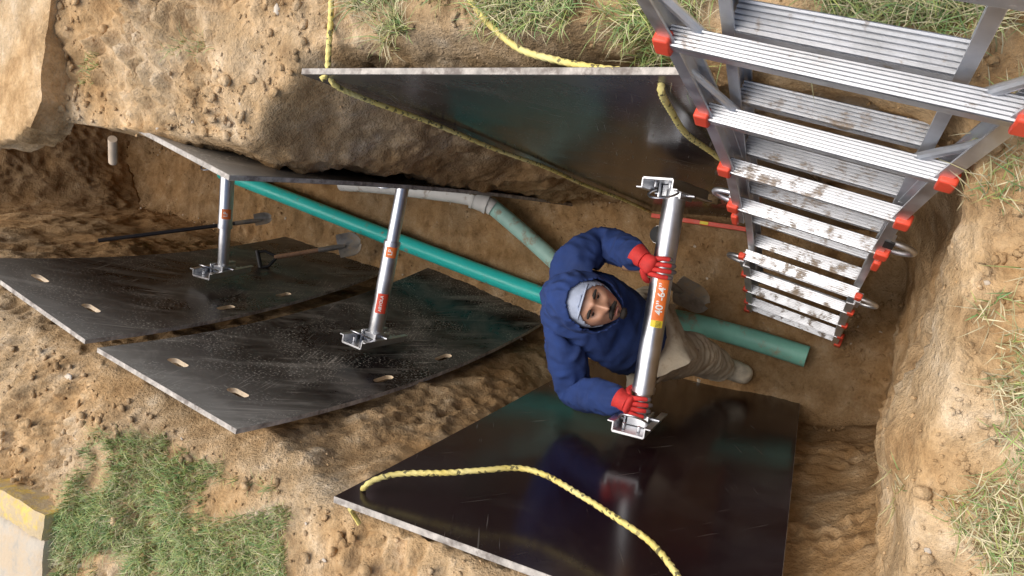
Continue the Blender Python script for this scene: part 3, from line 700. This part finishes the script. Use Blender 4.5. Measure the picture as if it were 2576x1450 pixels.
def axp(py): return b1l+bax*((b1r-b1l).length*(1075-py)/(1075-462))
hand(axp(670),wl_,-1); hand(axp(1018),wr_,1,.037)
e=empty("hammer"); mb=MB(); ha=W(1566,668,1.34); hb=W(1662,692,1.36)-v3((0,0,.09)); mb.tube([ha,ha+(hb-ha)*.3,hb],[.019,.016,.014],14); mb.obj("handle",[M_wood],e)
mb=MB(); mb.tube([hb-bax*.05,hb+bax*.05],.018,16); mb.obj("hammer_head",[M_steel],e)
# head
hc=W(1480,764,1.50); KS=1.10
fwd=v3((-.08,-.74,.80)).normalized(); upd=v3((.24,.56,.74)); upd=(upd-fwd*upd.dot(fwd)).normalized(); sd=upd.cross(fwd).normalized()*1.0
def HP(x,y,z): return hc+(sd*x+fwd*y+upd*z)*KS
def G(x,z,cx_,cz_,sx,sz): return math.exp(-((x-cx_)/sx)**2-((z-cz_)/sz)**2)
bm=bmesh.new(); bmesh.ops.create_uvsphere(bm,u_segments=96,v_segments=72,radius=1)
for v in bm.verts:
    x,y,z=v.co
    w_=.078*(1-.20*max(0,-z)**1.5); X=x*w_; Z=z*.122; Y=y*.098
    if y>0:
        Y+=.034*G(X,Z,0,-.022,.014,.015)+.018*G(X,Z,0,.0,.009,.025)
        Y-=.019*(G(X,Z,.031,.006,.018,.014)+G(X,Z,-.031,.006,.018,.014))
        Y+=.009*G(X,Z,0,.028,.045,.009)
        Y+=.009*(G(X,Z,.040,-.022,.02,.02)+G(X,Z,-.040,-.022,.02,.02))
        Y+=.008*G(X,Z,0,-.054,.022,.007)-.006*G(X,Z,0,-.060,.02,.003)+.007*G(X,Z,0,-.066,.018,.006)
        Y+=.014*G(X,Z,0,-.095,.022,.018)
        Y+=.007*(G(X,Z,.012,-.028,.006,.007)+G(X,Z,-.012,-.028,.006,.007))
    v.co=HP(X,Y,Z)
def addbm(bm,name,mats):
    me=bpy.data.meshes.new(name); bmesh.ops.recalc_face_normals(bm,faces=bm.faces); bm.to_mesh(me); bm.free()
    for mt in mats: me.materials.append(mt)
    me.polygons.foreach_set("use_smooth",[True]*len(me.polygons)); o=bpy.data.objects.new(name,me); S.collection.objects.link(o); o.parent=man; return o
addbm(bm,"head",[M_skin])
def blob(name,c,rx,ry,rz,mat,noisea=0,bend=0):
    bm=bmesh.new(); bmesh.ops.create_uvsphere(bm,u_segments=24,v_segments=14,radius=1)
    for v in bm.verts:
        x,y,z=v.co; f=1+noisea*noise.noise(v.co*4)
        X=x*rx*f; v.co=HP(c[0]+X,c[1]+y*ry*f-abs(X)**1.5*bend,c[2]+z*rz*f-abs(X)*bend*.35)
    return addbm(bm,name,[mat])
for s in(-1,1):
    blob("eye",(s*.031,.073,.006),.0125,.010,.0050,M_eye); blob("iris",(s*.031,.080,.006),.0070,.005,.0050,M_hair)
    blob("eyelid",(s*.031,.0745,.0120),.0160,.0115,.0050,M_skin); blob("eyebrow",(s*.033,.0945,.026),.021,.006,.0055,M_hair,.3,.25)
    blob("ear",(s*.078,-.005,.0),.010,.02,.03,M_skin)
blob("moustache",(0,.1065,-.045),.034,.009,.0095,M_hair,.35,.9)
blob("lower_lip",(0,.102,-.066),.019,.007,.0045,M_lip,0,.5)
blob("chin_beard",(0,.094,-.098),.020,.012,.012,M_hair,.4)
def shell(name,c,rx,ry,rz,keep,mat,th,wr=0,peak=0):
    bm=bmesh.new(); bmesh.ops.create_uvsphere(bm,u_segments=80,v_segments=60,radius=1)
    rm=[v for v in bm.verts if not keep(*v.co)]; bmesh.ops.delete(bm,geom=rm,context='VERTS')
    for v in bm.verts:
        x,y,z=v.co; n_=wr*(1-2*abs(noise.noise(v.co*2.3)))+wr*.5*noise.noise(v.co*6)
        pk=peak*max(0,-y)**2*max(0,z+.3)
        k=1+n_
        v.co=HP(c[0]+x*rx*k,c[1]+y*ry*k-pk*.6,c[2]+z*rz*k+pk*.35)
    o=addbm(bm,name,[mat]); m_=o.modifiers.new("s",'SOLIDIFY'); m_.thickness=th; m_.offset=1; sb=o.modifiers.new("ss",'SUBSURF'); sb.levels=1;sb.render_levels=1; return o
shell("grey_cap",(0,-.006,.010),.086,.107,.122,lambda x,y,z: not(y>.10 and (x/.90)**2+((z+.44)/.88)**2<1) and z>-.75,M_cap,.006,.02)
bm=bmesh.new(); rows=[]
for i in range(17):
    t=-1+2*i/16; row=[]
    for j in range(6):
        s_=j/5; x=.066*t; y=.084-.032*t*t+.020*s_*(1-.55*t*t); z=.064-.018*t*t+.002*s_
        row.append(bm.verts.new(HP(x,y,z)))
    rows.append(row)
for i in range(16):
    for j in range(5): bm.faces.new((rows[i][j],rows[i+1][j],rows[i+1][j+1],rows[i][j+1]))
o=addbm(bm,"cap_brim",[M_cap]); o.modifiers.new("s",'SOLIDIFY').thickness=.004
shell("hood",(0,-.022,.012),.106,.127,.142,lambda x,y,z: not(y>.34 and (x/.88)**2+((z+.28)/.94)**2<1),M_blue,.009,.07,.09)
# ------------------------------------------------------------------ light
w=bpy.data.worlds.new("World"); S.world=w; w.use_nodes=True; nt=w.node_tree
EL,AZ=66,20
sky=nt.nodes.new("ShaderNodeTexSky"); sky.sky_type='NISHITA'; sky.sun_disc=False; sky.sun_elevation=math.radians(EL); sky.sun_rotation=math.radians(AZ); sky.air_density=1.0; sky.dust_density=4.0
nt.links.new(sky.outputs[0],nt.nodes["Background"].inputs[0]); nt.nodes["Background"].inputs[1].default_value=.15
sd_=Vector((math.sin(math.radians(AZ))*math.cos(math.radians(EL)),math.cos(math.radians(AZ))*math.cos(math.radians(EL)),math.sin(math.radians(EL))))
sl=bpy.data.lights.new("sun",'SUN'); sl.energy=3.4; sl.angle=math.radians(75); sl.color=(1,.96,.90)
so=bpy.data.objects.new("sun",sl); S.collection.objects.link(so); so.rotation_euler=sd_.to_track_quat('Z','Y').to_euler()
S.view_settings.view_transform='Standard'; S.view_settings.look='None'; S.view_settings.exposure=0
